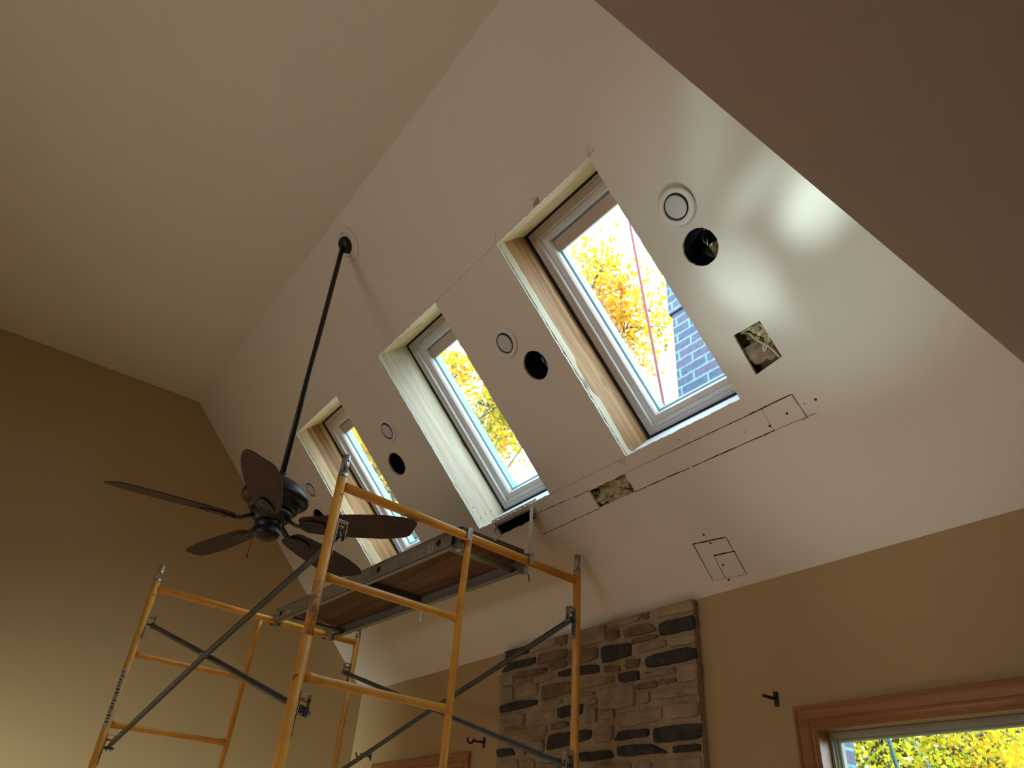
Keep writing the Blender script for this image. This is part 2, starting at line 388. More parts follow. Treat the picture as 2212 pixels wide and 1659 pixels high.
sl = struct(plate([(YN, 0), (YG, 0), (YG, BL), (YN, BL)], holes, SL, 0.0, 0.013, 'ceiling', ['ceil', 'trimwall']))
# flat part of the ceiling, left slope
struct(MB().box(XL2 - .02, XR, YN - .12, YG, HC, HC + .02).build('ceiling', 'ceil'))
def SLL(a, b, c=0.0): p = SL(a, b, c); return Vector((XL2 + XR - p.x, p.y, p.z))
struct(MB().box(YN, YG, 0, (XL2 - XL) * S45, 0, .02, SLL).build('ceiling', 'ceil'))
# low flat ceiling over the near room
struct(MB().box(XL, XE + .16, -4.0, YN, ZE, ZE + .03).build('ceiling', 'ceil_shaded'))
# roof deck outside with the skylight openings, rafters in between
ro = [rect(a0 - .005, a1 + .005, B0 - .005, B1 + .005) for a0, a1 in OPEN]
struct(plate([(YN - .12, -.35), (YG + .16, -.35), (YG + .16, BL + .25), (YN - .12, BL + .25)], ro, SL, .205, .235, 'trim_1', ['shingle']))
struct(MB().box(XL - .1, XR - .2, YN - .12, YG + .16, HC + .3, HC + .34).build('trim_2', 'shingle'))
raf = MB()
for a in (0.50, 1.496, 2.215, 2.756, 3.462, 4.016, 4.735, 5.8):
    raf.box(a - .019, a + .019, -.1, BL, .0135, .204, SL)
struct(raf.build('trim_3', 'wood1'))
# walls
def prism_y(pts, y0, y1, name, m):
    b = MB(); b.poly(pts, lambda x, z, c: Vector((x, c, z)), y0, y1); return struct(b.build(name, m))
zr = lambda x: HC - M * (x - XR)
prism_y([(XL - .1, 0), (XE + .16, 0), (XE + .16, zr(XE + .16) + .28), (XR, HC + .28), (XL2, HC + .28), (XL - .1, ZE + .2)], YG, YG + .15, 'wall_far', 'tan')
prism_y([(XL, ZE + .03), (XE + .16, ZE + .03), (XE + .16, zr(XE + .16) + .28), (XR, HC + .28), (XL2, HC + .28), (XL, ZE + .2)], YN - .12, YN, 'wall_near', 'tan')
prism_y([(XL - .1, 0), (XE + .16, 0), (XE + .16, ZE + .03), (XL - .1, ZE + .03)], -4.1, -4.0, 'wall_back', 'tan')
struct(MB().box(XL - .1, XL, -4.1, YG + .15, 0, ZE + .2).build('wall_left', 'tan'))
# eave wall with its two windows
WN = (0.548, 1.833, 0.62, 2.236)      # casing outer y0 y1 z0 z1
WD = (4.133, 5.418, 0.62, 2.228)
CW = 0.078
def YZ(x): return lambda a, b, c: Vector((x + c, a, b))
op = [rect(w_[0] + CW, w_[1] - CW, w_[2] + CW, w_[3] - CW) for w_ in (WN, WD)]
struct(plate([(-4.1, 0), (YG + .15, 0), (YG + .15, ZE), (-4.1, ZE)], op, YZ(XE), 0.0, .16, 'wall_right', ['tan']))
struct(MB().box(XE + .02, XE + .15, -4.1, YG + .15, ZE, ZE + .17).build('trim_4', 'siding'))
struct(MB().box(XL - .1, XE + .16, .34, YG + .15, -.05, 0).build('floor', 'floor'))
struct(MB().box(XL - .1, XE + .16, -4.1, .34, -.05, 0).build('floor', 'dim_floor'))

# ------------------------------------------------------------------ eave windows
def eave_window(nm, w_):
    y0, y1, z0, z1 = w_
    root = MB()
    T = lambda a, b, c: Vector((XE - c, a, b))
    prof = [(0, 0), (0, .017), (.008, .021), (.014, .021), (.018, .016), (.050, .0125), (.054, .017), (.062, .018), (.068, .0125), (CW, .010), (CW, 0)]
    # head and sill boards and upright boards in one mitred casing
    cs = MB().ring(prof, y0, y1, z0, z1, T)
    o = struct(cs.build(nm, 'casing'))
    i0, i1, k0, k1 = y0 + CW, y1 - CW, z0 + CW, z1 - CW
    T2 = lambda a, b, c: Vector((XE + c, a, b))
    MB().ring([(0, -.008), (0, .16), (.014, .16), (.014, -.008), (0, -.008)], i0 - .001, i1 + .001, k0 - .001, k1 + .001, T2).build('jamb', 'casing', o)
    MB().ring([(.014, .060), (.014, .120), (.034, .120), (.034, .078), (.030, .072), (.024, .070), (.024, .060), (.014, .060)], i0, i1, k0, k1, T2).build('frame', 'greyvinyl', o)
    MB().ring([(.033, .080), (.033, .105), (.044, .105), (.044, .086), (.040, .080), (.033, .080)], i0, i1, k0, k1, T2).build('sash', 'greyvinyl', o)
    MB().box(i0 + .042, i1 - .042, k0 + .042, k1 - .042, .094, .099, T2).build('pane', 'glass', o)
    return o
eave_window('window_4', WN)
eave_window('window_5', WD)

# ------------------------------------------------------------------ skylights
def skylight(nm, a0, a1, kind):
    T = SL
    m1, m2 = {1: ('wood1b', 'wood1'), 2: ('wood2', 'wood2'), 3: ('wood3b', 'wood3')}[kind]
    K = -.017; F_ = .012
    fr = MB().ring([(.0085, .262 + K + .008), (.0085, .262 + K), (.018, .268 + K), (.024, .262 + K), (.030, .262 + K), (.034, .270 + K), (.046, .270 + K), (.050, .262 + K), (.052, .262 + K), (.052, .300 + F_), (.0085, .300 + F_), (.0085, .262 + K + .008)], a0, a1, B0, B1, T)
    o = struct(fr.build(nm, 'vinyl'))
    MB().ring([(.052, .266), (.052, .312), (.090, .312), (.090, .284), (.084, .272), (.060, .266), (.052, .266)], a0, a1, B0, B1, T).build('sash', 'vinyl', o)
    MB().ring([(.086, .312), (.086, .357), (.100, .357), (.100, .312), (.086, .312)], a0, a1, B0, B1, T).build('glazing_bead', 'alu', o)
    MB().ring([(-.022, .2365), (-.022, .30), (.008, .30), (.008, .2365), (-.022, .2365)], a0, a1, B0, B1, T).build('gasket', 'gasket', o)
    MB().box(a0 + .095, a1 - .095, B0 + .095, B1 - .095, .346, .352, T).build('pane', 'glass', o)
    MB().box(a0 + .088, a1 - .088, B0 + .100, B0 + .165, .302, .334, T).build('blind', 'blind', o)
    ctr = T((a0 + a1) / 2, (B0 + B1) / 2, .25)
    portal('skylight_portal_' + nm[-1], ctr, -EN, B1 - B0, a1 - a0)
    th = .019
    # shaft lining: far side (the one the camera sees)
    if kind == 2:
        MB().box(a1, a1 + th, B0 - .01, B1 + .01, .013, .236, T).build('shaft_board', m1, o)
    else:
        w = .058 if kind == 1 else .085
        pts = [(B0 - .01, .013), (B1 + .01, .013), (B1 + .01, w + .004)]
        n = 26
        for k in range(n):                      # split lower strip with a torn, broken edge
            t = B1 - (B1 - B0) * (k + .5) / n
            wob = random.uniform(-.0025, .0025)
            if kind == 1 and 1.50 < t < 1.68: wob -= .022
            if kind == 1 and t > 1.68: wob += .004 - .05 * (t - 1.68)
            if kind == 3 and 1.62 < t < 1.74: wob -= .022
            pts.append((t, w + wob))
        pts.append((B0 - .01, w))
        b = MB(); b.poly(pts, lambda p, q, c: T(c, p, q), a1 - .003, a1 + th - .004); b.build('furring_strip', m1, o)
        MB().box(a1 + .004, a1 + .004 + th, B0 - .01, B1 + .01, .03, .236, T).build('shaft_board', m2, o)
    MB().box(a0 - th, a0, B0 - .01, B1 + .01, .013, .236, T).build('shaft_board', m2, o)
    MB().box(a0 - .02, a1 + .02, B0 - th, B0 - .002, .013, .118, T, ).build('header_board', 'woody', o)
    MB().box(a0 - .02, a1 + .02, B0 - th, B0 - .003, .121, .236, T, ).build('header_board', 'woody', o)
    MB().box(a0 - .02, a1 + .02, B1 + .002, B1 + .002 + th, .013, .236, T).build('sill_board', 'woodsill', o)
    for (bb, cc) in ((B1 - .05, .05), (B1 - .055, .10), (B1 - .05, .15), (B1 - .13, .04)):
        if kind == 2: MB().lathe([(.0045, 0), (.004, .0015), (.0, .002)], T(a1 - .001, bb, cc), (0, -1, 0), 10).build('nail_head', 'galv', o)
    return o
for i, (a0, a1) in enumerate(OPEN): skylight('window_%d' % (i + 1), a0, a1, i + 1)

# ------------------------------------------------------------------ marks on the slope
def strip(mb, pts, w, jit=0.0, T=SL, step=0.02, wvar=0.35):
    P = []
    for (p, q) in zip(pts[:-1], pts[1:]):
        L_ = math.hypot(q[0] - p[0], q[1] - p[1]); n = max(1, int(L_ / step))
        for k in range(n): P.append((p[0] + (q[0] - p[0]) * k / n, p[1] + (q[1] - p[1]) * k / n))
    P.append(pts[-1]); off = 0.0; vs = []; fs = []
    for i, p in enumerate(P):
        a = P[max(0, i - 1)]; b = P[min(len(P) - 1, i + 1)]; d = Vector((b[0] - a[0], b[1] - a[1])).normalized(); nrm = Vector((-d.y, d.x))
        off = off * .8 + random.uniform(-jit, jit); ww = w * random.uniform(1 - wvar, 1 + wvar) / 2
        for s_ in (-1, 1): vs.append(T(p[0] + nrm.x * (off + s_ * ww), p[1] + nrm.y * (off + s_ * ww), -.0007))
        if i: fs.append((2 * i - 2, 2 * i - 1, 2 * i + 1, 2 * i))
    mb.add(vs, fs); return mb
S_ = on_slope
k = MB()
strip(k, [(1.315, 2.086), (1.52, 2.087)], .0045, .0006)
strip(k, [(1.52, 2.087), (1.95, 2.086)], .003, .0006)
strip(k, [(1.95, 2.086), (2.262, 2.085)], .0016, .0005)
strip(k, [(2.522, 2.085), (2.64, 2.084)], .003, .0006); strip(k, [(2.66, 2.083), (2.972, 2.075)], .003, .0006)
strip(k, [(1.267, 2.195), (1.30, 2.192)], .0022, .0004); strip(k, [(1.46, 2.190), (1.90, 2.189)], .0042, .0007)
strip(k, [(1.915, 2.189), (2.262, 2.187)], .004, .0007); strip(k, [(2.522, 2.191), (2.995, 2.194)], .0032, .0007)
strip(k, [(1.33, 2.193), (1.46, 2.190)], .0013, .0004)
strip(k, [(3.302, 2.105), (3.36, 2.11)], .003, .0006)
bx = [S_(1497, 1175), S_(1568, 1160), S_(1613, 1240), S_(1540, 1254)]
strip(k, [bx[0], bx[1]], .0065, .0006); strip(k, [bx[1], bx[2]], .0035, .0005); strip(k, [bx[0], bx[3]], .004, .0005); strip(k, [bx[2], bx[3]], .0014, .0005)
strip(k, [S_(1542, 1200), S_(1588, 1190)], .006, .0005); strip(k, [S_(1542, 1200), S_(1567, 1248)], .0028, .0005)
strip(k, [S_(1462, 948), S_(1471, 951)], .0025, .0003); strip(k, [S_(1606, 935), S_(1612, 932)], .002, .0003)
for q in ((1700, 893), (1663, 920), (1762, 863), (1520, 1155), (1535, 1173), (1562, 1220), (1574, 1252)):
    a, b = S_(*q); k.add([SL(a, b, -.0009)] + [SL(x, y, -.0008) for x, y in circ(a, b, .0055, 12)], [(0, i + 1, (i + 1) % 12 + 1) for i in range(12)])
for q in ((1738, 872), (892, 678), (898, 676), (1222, 955)):
    a, b = S_(*q); k.add([SL(a, b, -.0009)] + [SL(x, y, -.0008) for x, y in circ(a, b, .003, 8)], [(0, i + 1, (i + 1) % 8 + 1) for i in range(8)])
k.build('knife_cut', 'cut', sl)
k = MB()
strip(k, [(2.198, .790), (2.778, .792)], .0016, .0003); strip(k, [(3.442, .792), (4.04, .794)], .0014, .0003)
strip(k, [(2.198, 2.016), (2.778, 2.014)], .0018, .0003)
strip(k, [S_(1070, 525), S_(1071, 492)], .0014); strip(k, [S_(1271, 338), S_(1270, 313)], .0012); strip(k, [S_(1272, 338), S_(1258, 322)], .001)
strip(k, [S_(1272, 338), S_(1284, 320)], .001); strip(k, [S_(1272, 338), S_(1276, 318)], .001); strip(k, [S_(1267, 330), S_(1273, 316)], .001)
strip(k, [S_(1350, 998), S_(1353, 1013)], .0012); strip(k, [S_(1258, 1021), S_(1260, 1030)], .001)
for a, b in (((1334, 996), (1340, 994)), ((1340, 994), (1337, 1000)), ((1337, 1000), (1342, 1001)), ((1342, 1001), (1337, 1006)), ((1346, 992), (1343, 998)), ((1343, 998), (1350, 997)), ((1350, 990), (1348, 1002))): strip(k, [S_(*a), S_(*b)], .0016)
strip(k, [(1.46, 2.088), (1.465, 2.19)], .0018, .0003); strip(k, [(1.315, 2.087), (1.312, 2.190)], .005, .0006)
k.build('pencil_mark', 'pencil', sl)
k = MB()
k.add([SL(*S_(x, y), -.0008) for x, y in ((1151, 447), (1153, 438), (1158, 427), (1163, 426), (1166, 433), (1164, 440))], [(0, 1, 2, 3, 4, 5)])
strip(k, [S_(1146, 433), S_(1156, 425)], .003, .001)
k.add([SL(*S_(x, y), -.0008) for x, y in ((1731, 909), (1736, 903), (1744, 898), (1748, 901), (1738, 906))], [(0, 1, 2, 3, 4)])
k.build('torn_patch', 'torn', sl)

# ------------------------------------------------------------------ recessed lights (white trims)
def downlight(a, b, label, drop=0.0):
    o = thing('recessed_light', label, 'ceiling light', SL(a, b), 'white downlight trims on the sloped ceiling')
    P = SL(a, b, -drop); R_ = .0795
    MB().lathe([(R_, 0), (R_, .006), (R_ - .004, .0105), (R_ - .020, .0115), (R_ - .0235, .009), (R_ - .024, .0005), (R_ - .024, 0)], P, -EN, 48, caps=False).build('trim_ring', 'white', o)
    MB().lathe([(R_ - .024, .0003), (R_ - .024, .0006)], P, -EN, 48).build('recess', 'can', o)
    tl = (-EN + EU * .12 + Vector((0, .14, 0))).normalized()
    MB().lathe([(.001, -.004), (.046, -.004), (.0485, .003), (.0475, .007), (.043, .0082), (.001, .0084)], P - EN * .003, tl, 48, caps=False).build('lens', 'lens', o)
    return o
downlight(*CANS[0], 'large white round downlight trim high on the slope, right of the biggest skylight', .010)
downlight(*CANS[1], 'white round downlight trim on the slope between the biggest and the middle skylight')
downlight(*CANS[2], 'white round downlight trim on the slope between the middle and the far skylight')
downlight(*CANS[3], 'white round downlight trim on the slope beyond the far skylight, near the tan gable wall')
def can_hole(a, b, label, first=False):
    o = thing('recessed_can', label, 'can housing', SL(a, b), 'dark cans in the round holes of the ceiling')
    P = SL(a, b)
    MB().lathe([(.0765, .0135), (.0765, .150), (.070, .155), (.001, .156), (.001, .153), (.068, .150), (.0735, .146), (.0735, .0135)], P, EN, 44, caps=False).build('housing', 'can', o)
    MB().tube([SL(a + .03, b - .05, .14), SL(a + .012, b - .02, .08), SL(a - .002, b + .004, .065), SL(a - .01, b - .02, .07)], .0018, 8).build('wire', 'wirew', o)
    return o
can_hole(*HOLES[0], 'empty round hole with a dark can and fluff, right of the biggest skylight')
can_hole(*HOLES[1], 'empty round hole with a dark can between the biggest and middle skylights')
can_hole(*HOLES[2], 'empty round hole with a dark can between the middle and far skylights')
can_hole(*HOLES[3], 'round hole with a dark can partly hidden by the fan and scaffold post')
def fluff(name, label, pts_fn, mat_, n1=26, n2=26, amp=.02, seed=1):
    rnd = random.Random(seed); vs = []; fs = []
    for i in range(n1):
        for j in range(n2):
            p, nrm = pts_fn(i / (n1 - 1), j / (n2 - 1)); vs.append(p + nrm * rnd.uniform(-amp, amp))
    for i in range(n1 - 1):
        for j in range(n2 - 1): fs.append((i * n2 + j, (i + 1) * n2 + j, (i + 1) * n2 + j + 1, i * n2 + j + 1))
    b = MB(); b.add(vs, fs, True); o = b.build(name, mat_); tag(o, label, 'insulation', kind='stuff'); return o
ja = sum(p[0] for p in jb) / 4; jbb = sum(p[1] for p in jb) / 4
fluff('insulation', 'yellow insulation showing inside the square hole right of the biggest skylight', lambda s, t: (SL(ja - .16 + .32 * s, jbb - .18 + .22 * t, .075 + .04 * math.sin(7 * s + 3 * t)), EN), 'insul', amp=.022)
fluff('kraft_paper', 'crumpled brown paper facing in the lower half of the square ceiling hole', lambda s, t: (SL(ja - .16 + .32 * s, jbb - .02 + .18 * t, .050 + .03 * math.sin(5 * s + 6 * t)), EN), 'kraft', 12, 12, .014, 4)
fluff('insulation', 'dirty insulation inside the rectangular slot below the biggest skylight', lambda s, t: (SL(2.235 + .31 * s, 2.06 + .16 * t, .045 + .02 * math.sin(9 * s + 5 * t)), EN), 'insul', amp=.014, seed=9)
fluff('insulation', 'pale fluff of insulation in the round hole beside the biggest skylight', lambda s, t: (SL(HOLES[0][0] - .052 + .07 * s, HOLES[0][1] + .006 + .058 * t, .088 + .02 * math.sin(8 * s)), EN), 'insul', 14, 14, .012, 11)
def cable(name, label, pts, r, m):
    P = [Vector(p) for p in pts]; Q = []
    for i in range(len(P) - 1):
        p0, p1, p2, p3 = P[max(0, i - 1)], P[i], P[i + 1], P[min(len(P) - 1, i + 2)]
        for k in range(6):
            t = k / 6; Q.append(0.5 * ((2 * p1) + (p2 - p0) * t + (2 * p0 - 5 * p1 + 4 * p2 - p3) * t * t + (3 * p1 - p0 - 3 * p2 + p3) * t ** 3))
    Q.append(P[-1]); o = MB().tube(Q, r, 10).build(name, m); return tag(o, label, 'cable')
def sq(px, py, c): a, b = S_(px, py, c); return SL(a, b, c)
cable('electrical_cable', 'yellow electrical cable curving across the square hole in the ceiling', [sq(1617, 719, .05), sq(1622, 724, .03), sq(1640, 737, .012), sq(1660, 748, .008), sq(1674, 760, .010), sq(1686, 774, .012)], .0042, 'wirey')
cable('electrical_cable', 'white looped electrical cable inside the square hole in the ceiling', [sq(1662, 715, .04), sq(1660, 735, .025), sq(1652, 757, .02), sq(1649, 750, .02), sq(1655, 733, .03), sq(1652, 722, .05)], .0035, 'wirew')

struct(MB().box(2.94, 3.33, 2.005, 2.046, .015, .052, SL).build('trim_5', 'torn'))

# ------------------------------------------------------------------ hanging strip of drywall at the slot below the middle skylight
P = SL(*S_(1150, 1088)); d = Vector((P.x - EYE.x, P.y - EYE.y, 0)).normalized(); sd = Vector((d.y, -d.x, 0))
b = MB(); n = 26
for side in (0,):
    Ls = []
    for i in range(n + 1):
        z = P.z - .02 - .385 * i / n; w0 = -.0095 + random.uniform(-.0028, .0028); w1 = .0075
        o_ = P.copy(); o_.z = z
        Ls.append([o_ + sd * w0, o_ + sd * w1, o_ + sd * w1 + d * .09, o_ + sd * w0 + d * .09])
    b.loops(Ls, False)
fl = b.build('drywall_strip', 'trimwall', None, P)
tag(fl, 'narrow torn strip of white drywall hanging below the middle skylight', 'drywall')
b = MB(); Q = P.copy(); Q.z -= .400
b.add([Q + sd * -.006, Q + sd * .006, Q + sd * .008 + Vector((0, 0, -.05)), Q + sd * -.001 + Vector((0, 0, -.035))], [(0, 1, 2, 3)])
b.add([Q + sd * -.006 + d * .002, Q + sd * .006 + d * .002, Q + sd * .008 + d * .004 + Vector((0, 0, -.05)), Q + sd * -.001 + d * .004 + Vector((0, 0, -.035))], [(3, 2, 1, 0)])
b.build('paper_flap', 'torn', fl)
b = MB(); P1 = SL(*S_(1072, 1140))
b.tube([P1, P1 + Vector((-.012, 0, -.03)), P1 + Vector((.006, -.005, -.045)), P1 + Vector((.02, -.01, -.03)), P1 + Vector((.03, -.012, -.012))], .005, 8, flat=[(1, .3)] * 5)
tag(b.build('paper_curl', 'torn', None, P1), 'small torn curl of drywall paper at the corner of the dark slot', 'paper scrap')

# ================================================================== STONE CHIMNEY BREAST
XS = XE - .034
sb = MB(); sb.mat = 0
def ys(px, py): return on_x(px, py, XS)
yR, yL = 2.292, 3.815
sb.box(XS, XE, yR, yL, 0.0, ZE - .004)
def stone(poly, cls, depth=None):
    cx_ = sum(p[0] for p in poly) / len(poly); cz = sum(p[1] for p in poly) / len(poly)
    # resample with wobble
    P = []
    nseg = 7
    m_ = len(poly)
    for i in range(m_):
        a, b2 = poly[i], poly[(i + 1) % m_]
        for q in range(nseg):
            t = q / nseg; x = a[0] + (b2[0] - a[0]) * t; z = a[1] + (b2[1] - a[1]) * t
            # soften the corners
            e = min(t, 1 - t); k_ = .10 * max(0, 1 - e * 5)
            x += (cx_ - x) * k_ * .55; z += (cz - z) * k_
            P.append((x + random.uniform(-.0022, .0022), z + random.uniform(-.0022, .0022)))
    dpt = depth or random.uniform(.010, .022)
    sb.mat = {'D': 1, 'B': 2, 'T': 3, 'L': 4}[cls]
    n = len(P); fsc = (1.0, 1.0, .965, .90, .60, .25); fd = (-.01, .45, .85, 1.0, 1.05, 1.0)
    vs = []; fs = []
    for s_, h_ in zip(fsc, fd):
        for (x, z) in P:
            vs.append(Vector((XS - dpt * h_ - (random.uniform(-.002, .002) if s_ < .99 else 0), cx_ + (x - cx_) * s_, cz + (z - cz) * s_)))
    for k_ in range(len(fsc) - 1):
        for i in range(n): j = (i + 1) % n; fs.append((k_ * n + i, k_ * n + j, (k_ + 1) * n + j, (k_ + 1) * n + i))
    vs.append(Vector((XS - dpt, cx_, cz))); c_ = len(vs) - 1; k_ = (len(fsc) - 1) * n
    for i in range(n): fs.append((k_ + i, k_ + (i + 1) % n, c_))
    sb.add(vs, fs, True)
STN = '''T 1085,330 1385,235 1370,310 1095,370
B 1393,215 1463,205 1460,285 1398,290
T 1480,180 1680,128 1870,112 1880,215 1490,285
D 1558,325 1880,252 1893,380 1565,450
B 1225,400 1330,345 1480,322 1545,395 1235,470
B 1083,405 1190,388 1190,465 1087,488
T 830,360 1070,330 1060,490 830,545
B 1320,480 1550,430 1550,460 1310,520
D 1015,545 1300,500 1300,630 1030,700
T 1345,545 1625,480 1625,540 1355,610
T 1655,475 1900,430 1895,515 1665,545
D 1440,645 1740,560 1900,548 1912,655 1438,745
B 725,585 995,545 990,660 725,720
B 630,450 710,430 705,520 633,535
T 385,510 615,450 620,520 375,605
D 150,580 335,525 360,600 145,655
D 180,690 425,635 415,700 100,785
B 450,610 710,555 705,650 425,710
B 545,705 710,672 705,720 545,765
B 245,785 530,735 520,775 237,850
T 95,805 220,800 220,890 95,915
T 415,820 600,790 590,840 415,885
D 620,775 860,715 1000,705 1010,785 630,825
B 1045,725 1195,715 1195,770 1050,780
B 1255,665 1385,650 1370,725 1245,745
D 1190,790 1370,762 1378,850 1187,872
T 1430,785 1710,735 1715,780 1420,830
T 1727,720 1920,690 1922,850 1735,880
B 470,900 745,855 750,970 470,1035
T 230,870 440,870 440,985 230,1010
T 95,925 215,915 215,1030 95,1050
T 800,880 1145,815 1140,870 800,940
B 1355,890 1540,860 1540,915 1358,945
B 1555,850 1715,825 1715,870 1560,900
T 1530,960 1925,905 1930,985 1530,1035
T 1005,930 1335,885 1340,1095 1015,1135
T 1365,985 1475,960 1470,1060 1365,1078
D 85,1090 250,1040 435,1030 435,1080 90,1160
T 470,1045 670,1030 660,1065 470,1090
D 618,1105 860,1060 850,1165 620,1205
T 700,1000 970,960 970,985 710,1035
T 905,1035 985,1015 985,1070 880,1085
L 875,1120 985,1100 985,1235 870,1250
L 1000,1150 1145,1120 1150,1195 1000,1220
L 1165,1160 1590,1100 1580,1220 1175,1300
T 1600,1080 1930,1045 1930,1180 1625,1220
L 90,1170 320,1160 320,1260 120,1295
T 360,1165 590,1120 590,1180 375,1240
B 560,1255 725,1228 725,1280 560,1315
L 80,1340 525,1260 525,1360 130,1410
D 540,1350 935,1300 930,1390 515,1510
L 965,1300 1140,1260 1130,1410 960,1440
D 1190,1325 1465,1290 1460,1370 1145,1412
D 1495,1290 1940,1240 1955,1385 1510,1440
L 340,1425 500,1405 500,1510 345,1535
L 250,1450 330,1440 330,1540 250,1560
D 55,1490 200,1475 230,1540 70,1565
D 820,1520 1115,1490 1140,1570 830,1610
D 1165,1465 1470,1430 1655,1520 1180,1560
D 1690,1460 1940,1435 1950,1500 1695,1520
L 490,1560 735,1520 740,1600 500,1620
L 60,1600 260,1575 260,1690 60,1700
L 280,1590 410,1580 410,1690 280,1700
L 440,1620 640,1630 640,1690 440,1690
L 950,1640 1300,1620 1300,1690 950,1700
L 1340,1615 1490,1605 1490,1690 1340,1690
L 1520,1600 1950,1560 1960,1680 1520,1690'''
for ln in STN.split('\n'):
    c_, *ps = ln.split()
    pl = []
    for q in ps:
        x, y = map(float, q.split(',')); a, z = ys(1060 + x * 500 / 2132, 1270 + y * 389 / 1659)
        pl.append((min(a, yL - .004 + random.uniform(0, .03)), min(z, ZE - .01)))
    stone(pl, c_)
z = ys(1300, 1660)[1] - .02                          # rows below the picture, down to the floor
while z > .1:
    h_ = random.uniform(.06, .14); y = yR + .02
    while y < yL - .08:
        w_ = min(random.uniform(.10, .34), yL - .02 - y)
        stone([(y, z - h_), (y + w_, z - h_), (y + w_, z), (y, z)], random.choice('DBTLTL')); y += w_ + .018
    z -= h_ + .018
ch = sb.build('stone_chimney', ['mortar', 'st_d', 'st_b', 'st_t', 'st_l'], None, (XE, (yR + yL) / 2, 0))
ch['kind'] = 'structure'
MB().box(XE - .038, XE - .001, yR - .009, yR - .001, 0, ZE - .01).build('edge_bead', 'mortar', ch)

# ------------------------------------------------------------------ curtain rod brackets
def bracket(px, py, label):
    a, z = on_x(px, py, XE - .004)
    P = Vector((XE, a, z)); o = thing('curtain_rod_bracket', label, 'bracket', P, 'black brackets left on the eave wall')
    MB().box(XE - .006, XE, a - .011, a + .011, z - .028, z + .028, bev=.003).build('wall_plate', 'black', o)
    MB().tube([P + Vector((-.004, 0, 0)), P + Vector((-.085, 0, .0))], .0065, 12).build('arm', 'black', o)
    return o, P
o, P = bracket(1676, 1510, 'small black peg bracket on the tan wall above the bright window')
def hook(o, P):
    MB().tube([P + Vector((-.080 - .022 + .022 * math.cos(t), 0, .006 - .022 * math.sin(t) )) for t in [PI * k_ / 10 for k_ in range(-1, 12)]], [.006] * 11 + [.005, .004], 10).build('hook', 'black', o)
o, P = bracket(1045, 1604, 'black hooked bracket on the tan wall left of the stone chimney'); hook(o, P)
o, P = bracket(800, 1634, 'black hooked bracket behind the grey brace, near the far wall corner'); hook(o, P)

# ================================================================== CEILING FAN
FX, FY = .2838 * 3.15, 1.0065 * 3.15
ca, cb_ = 3.166, .160
PC = SL(ca, cb_)
FB = PC.copy()
fan = thing('ceiling_fan', 'dark bronze five-blade ceiling fan hanging on a long rod from the ceiling', 'ceiling fan', PC)
MB().lathe([(.070, 0), (.104, 0), (.104, .004), (.098, .009), (.078, .0095), (.070, .004), (.070, 0)], PC, -EN, 56, caps=False).build('medallion', 'ceil', fan)
MB().lathe([(.062, -.001), (.069, -.001), (.069, .003), (.064, .006), (.001, .006)], PC, -EN, 48, caps=False).build('medallion_ring', 'ceil', fan)
MB().lathe([(.052, .004), (.052, .012), (.048, .022), (.038, .034), (.022, .042), (.001, .044)], PC, -EN, 40, caps=False).build('canopy', 'bronze', fan)
ZB = 1.245 + 1.6
AX = Vector((PC.x - .012, PC.y - .012, 0))
top = PC - EN * .03
def fz(z): return Vector((AX.x, AX.y, z))
MB().tube([fz(ZB + .20), top], .0135, 20).build('downrod', 'bronze', fan)
MB().lathe([(.014, .262), (.024, .258), (.026, .240), (.034, .232), (.058, .222), (.092, .204), (.124, .178), (.146, .150), (.153, .132), (.152, .120), (.144, .111), (.124, .106), (.116, .098), (.114, .080), (.108, .071), (.001, .069)], fz(ZB), (0, 0, 1), 64, caps=False).build('motor_housing', 'bronze', fan)
MB().lathe([(.001, .069), (.092, .068), (.094, .045), (.086, .030), (.060, .022), (.056, .010), (.001, .010)], fz(ZB), (0, 0, 1), 56, caps=False).build('flywheel', 'bronze', fan)
MB().lathe([(.001, .012), (.058, .012), (.060, .004), (.060, -.014), (.055, -.018), (.055, -.028), (.0595, -.032), (.059, -.046), (.050, -.060), (.032, -.070), (.001, -.073)], fz(ZB), (0, 0, 1), 48, caps=False).build('switch_housing', 'bronze', fan)
pc_ = MB(); p0 = fz(ZB - .045) + Vector((-.045, .02, 0))
pc_.tube([p0, p0 + Vector((-.004, 0, -.05)), p0 + Vector((-.004, 0, -.10))], .0014, 6); pc_.lathe([(.001, 0), (.004, -.008), (.001, -.022)], p0 + Vector((-.004, 0, -.10)), (0, 0, 1), 10)
pc_.build('pull_chain', 'bronze', fan)
PITCH = math.radians(-13)
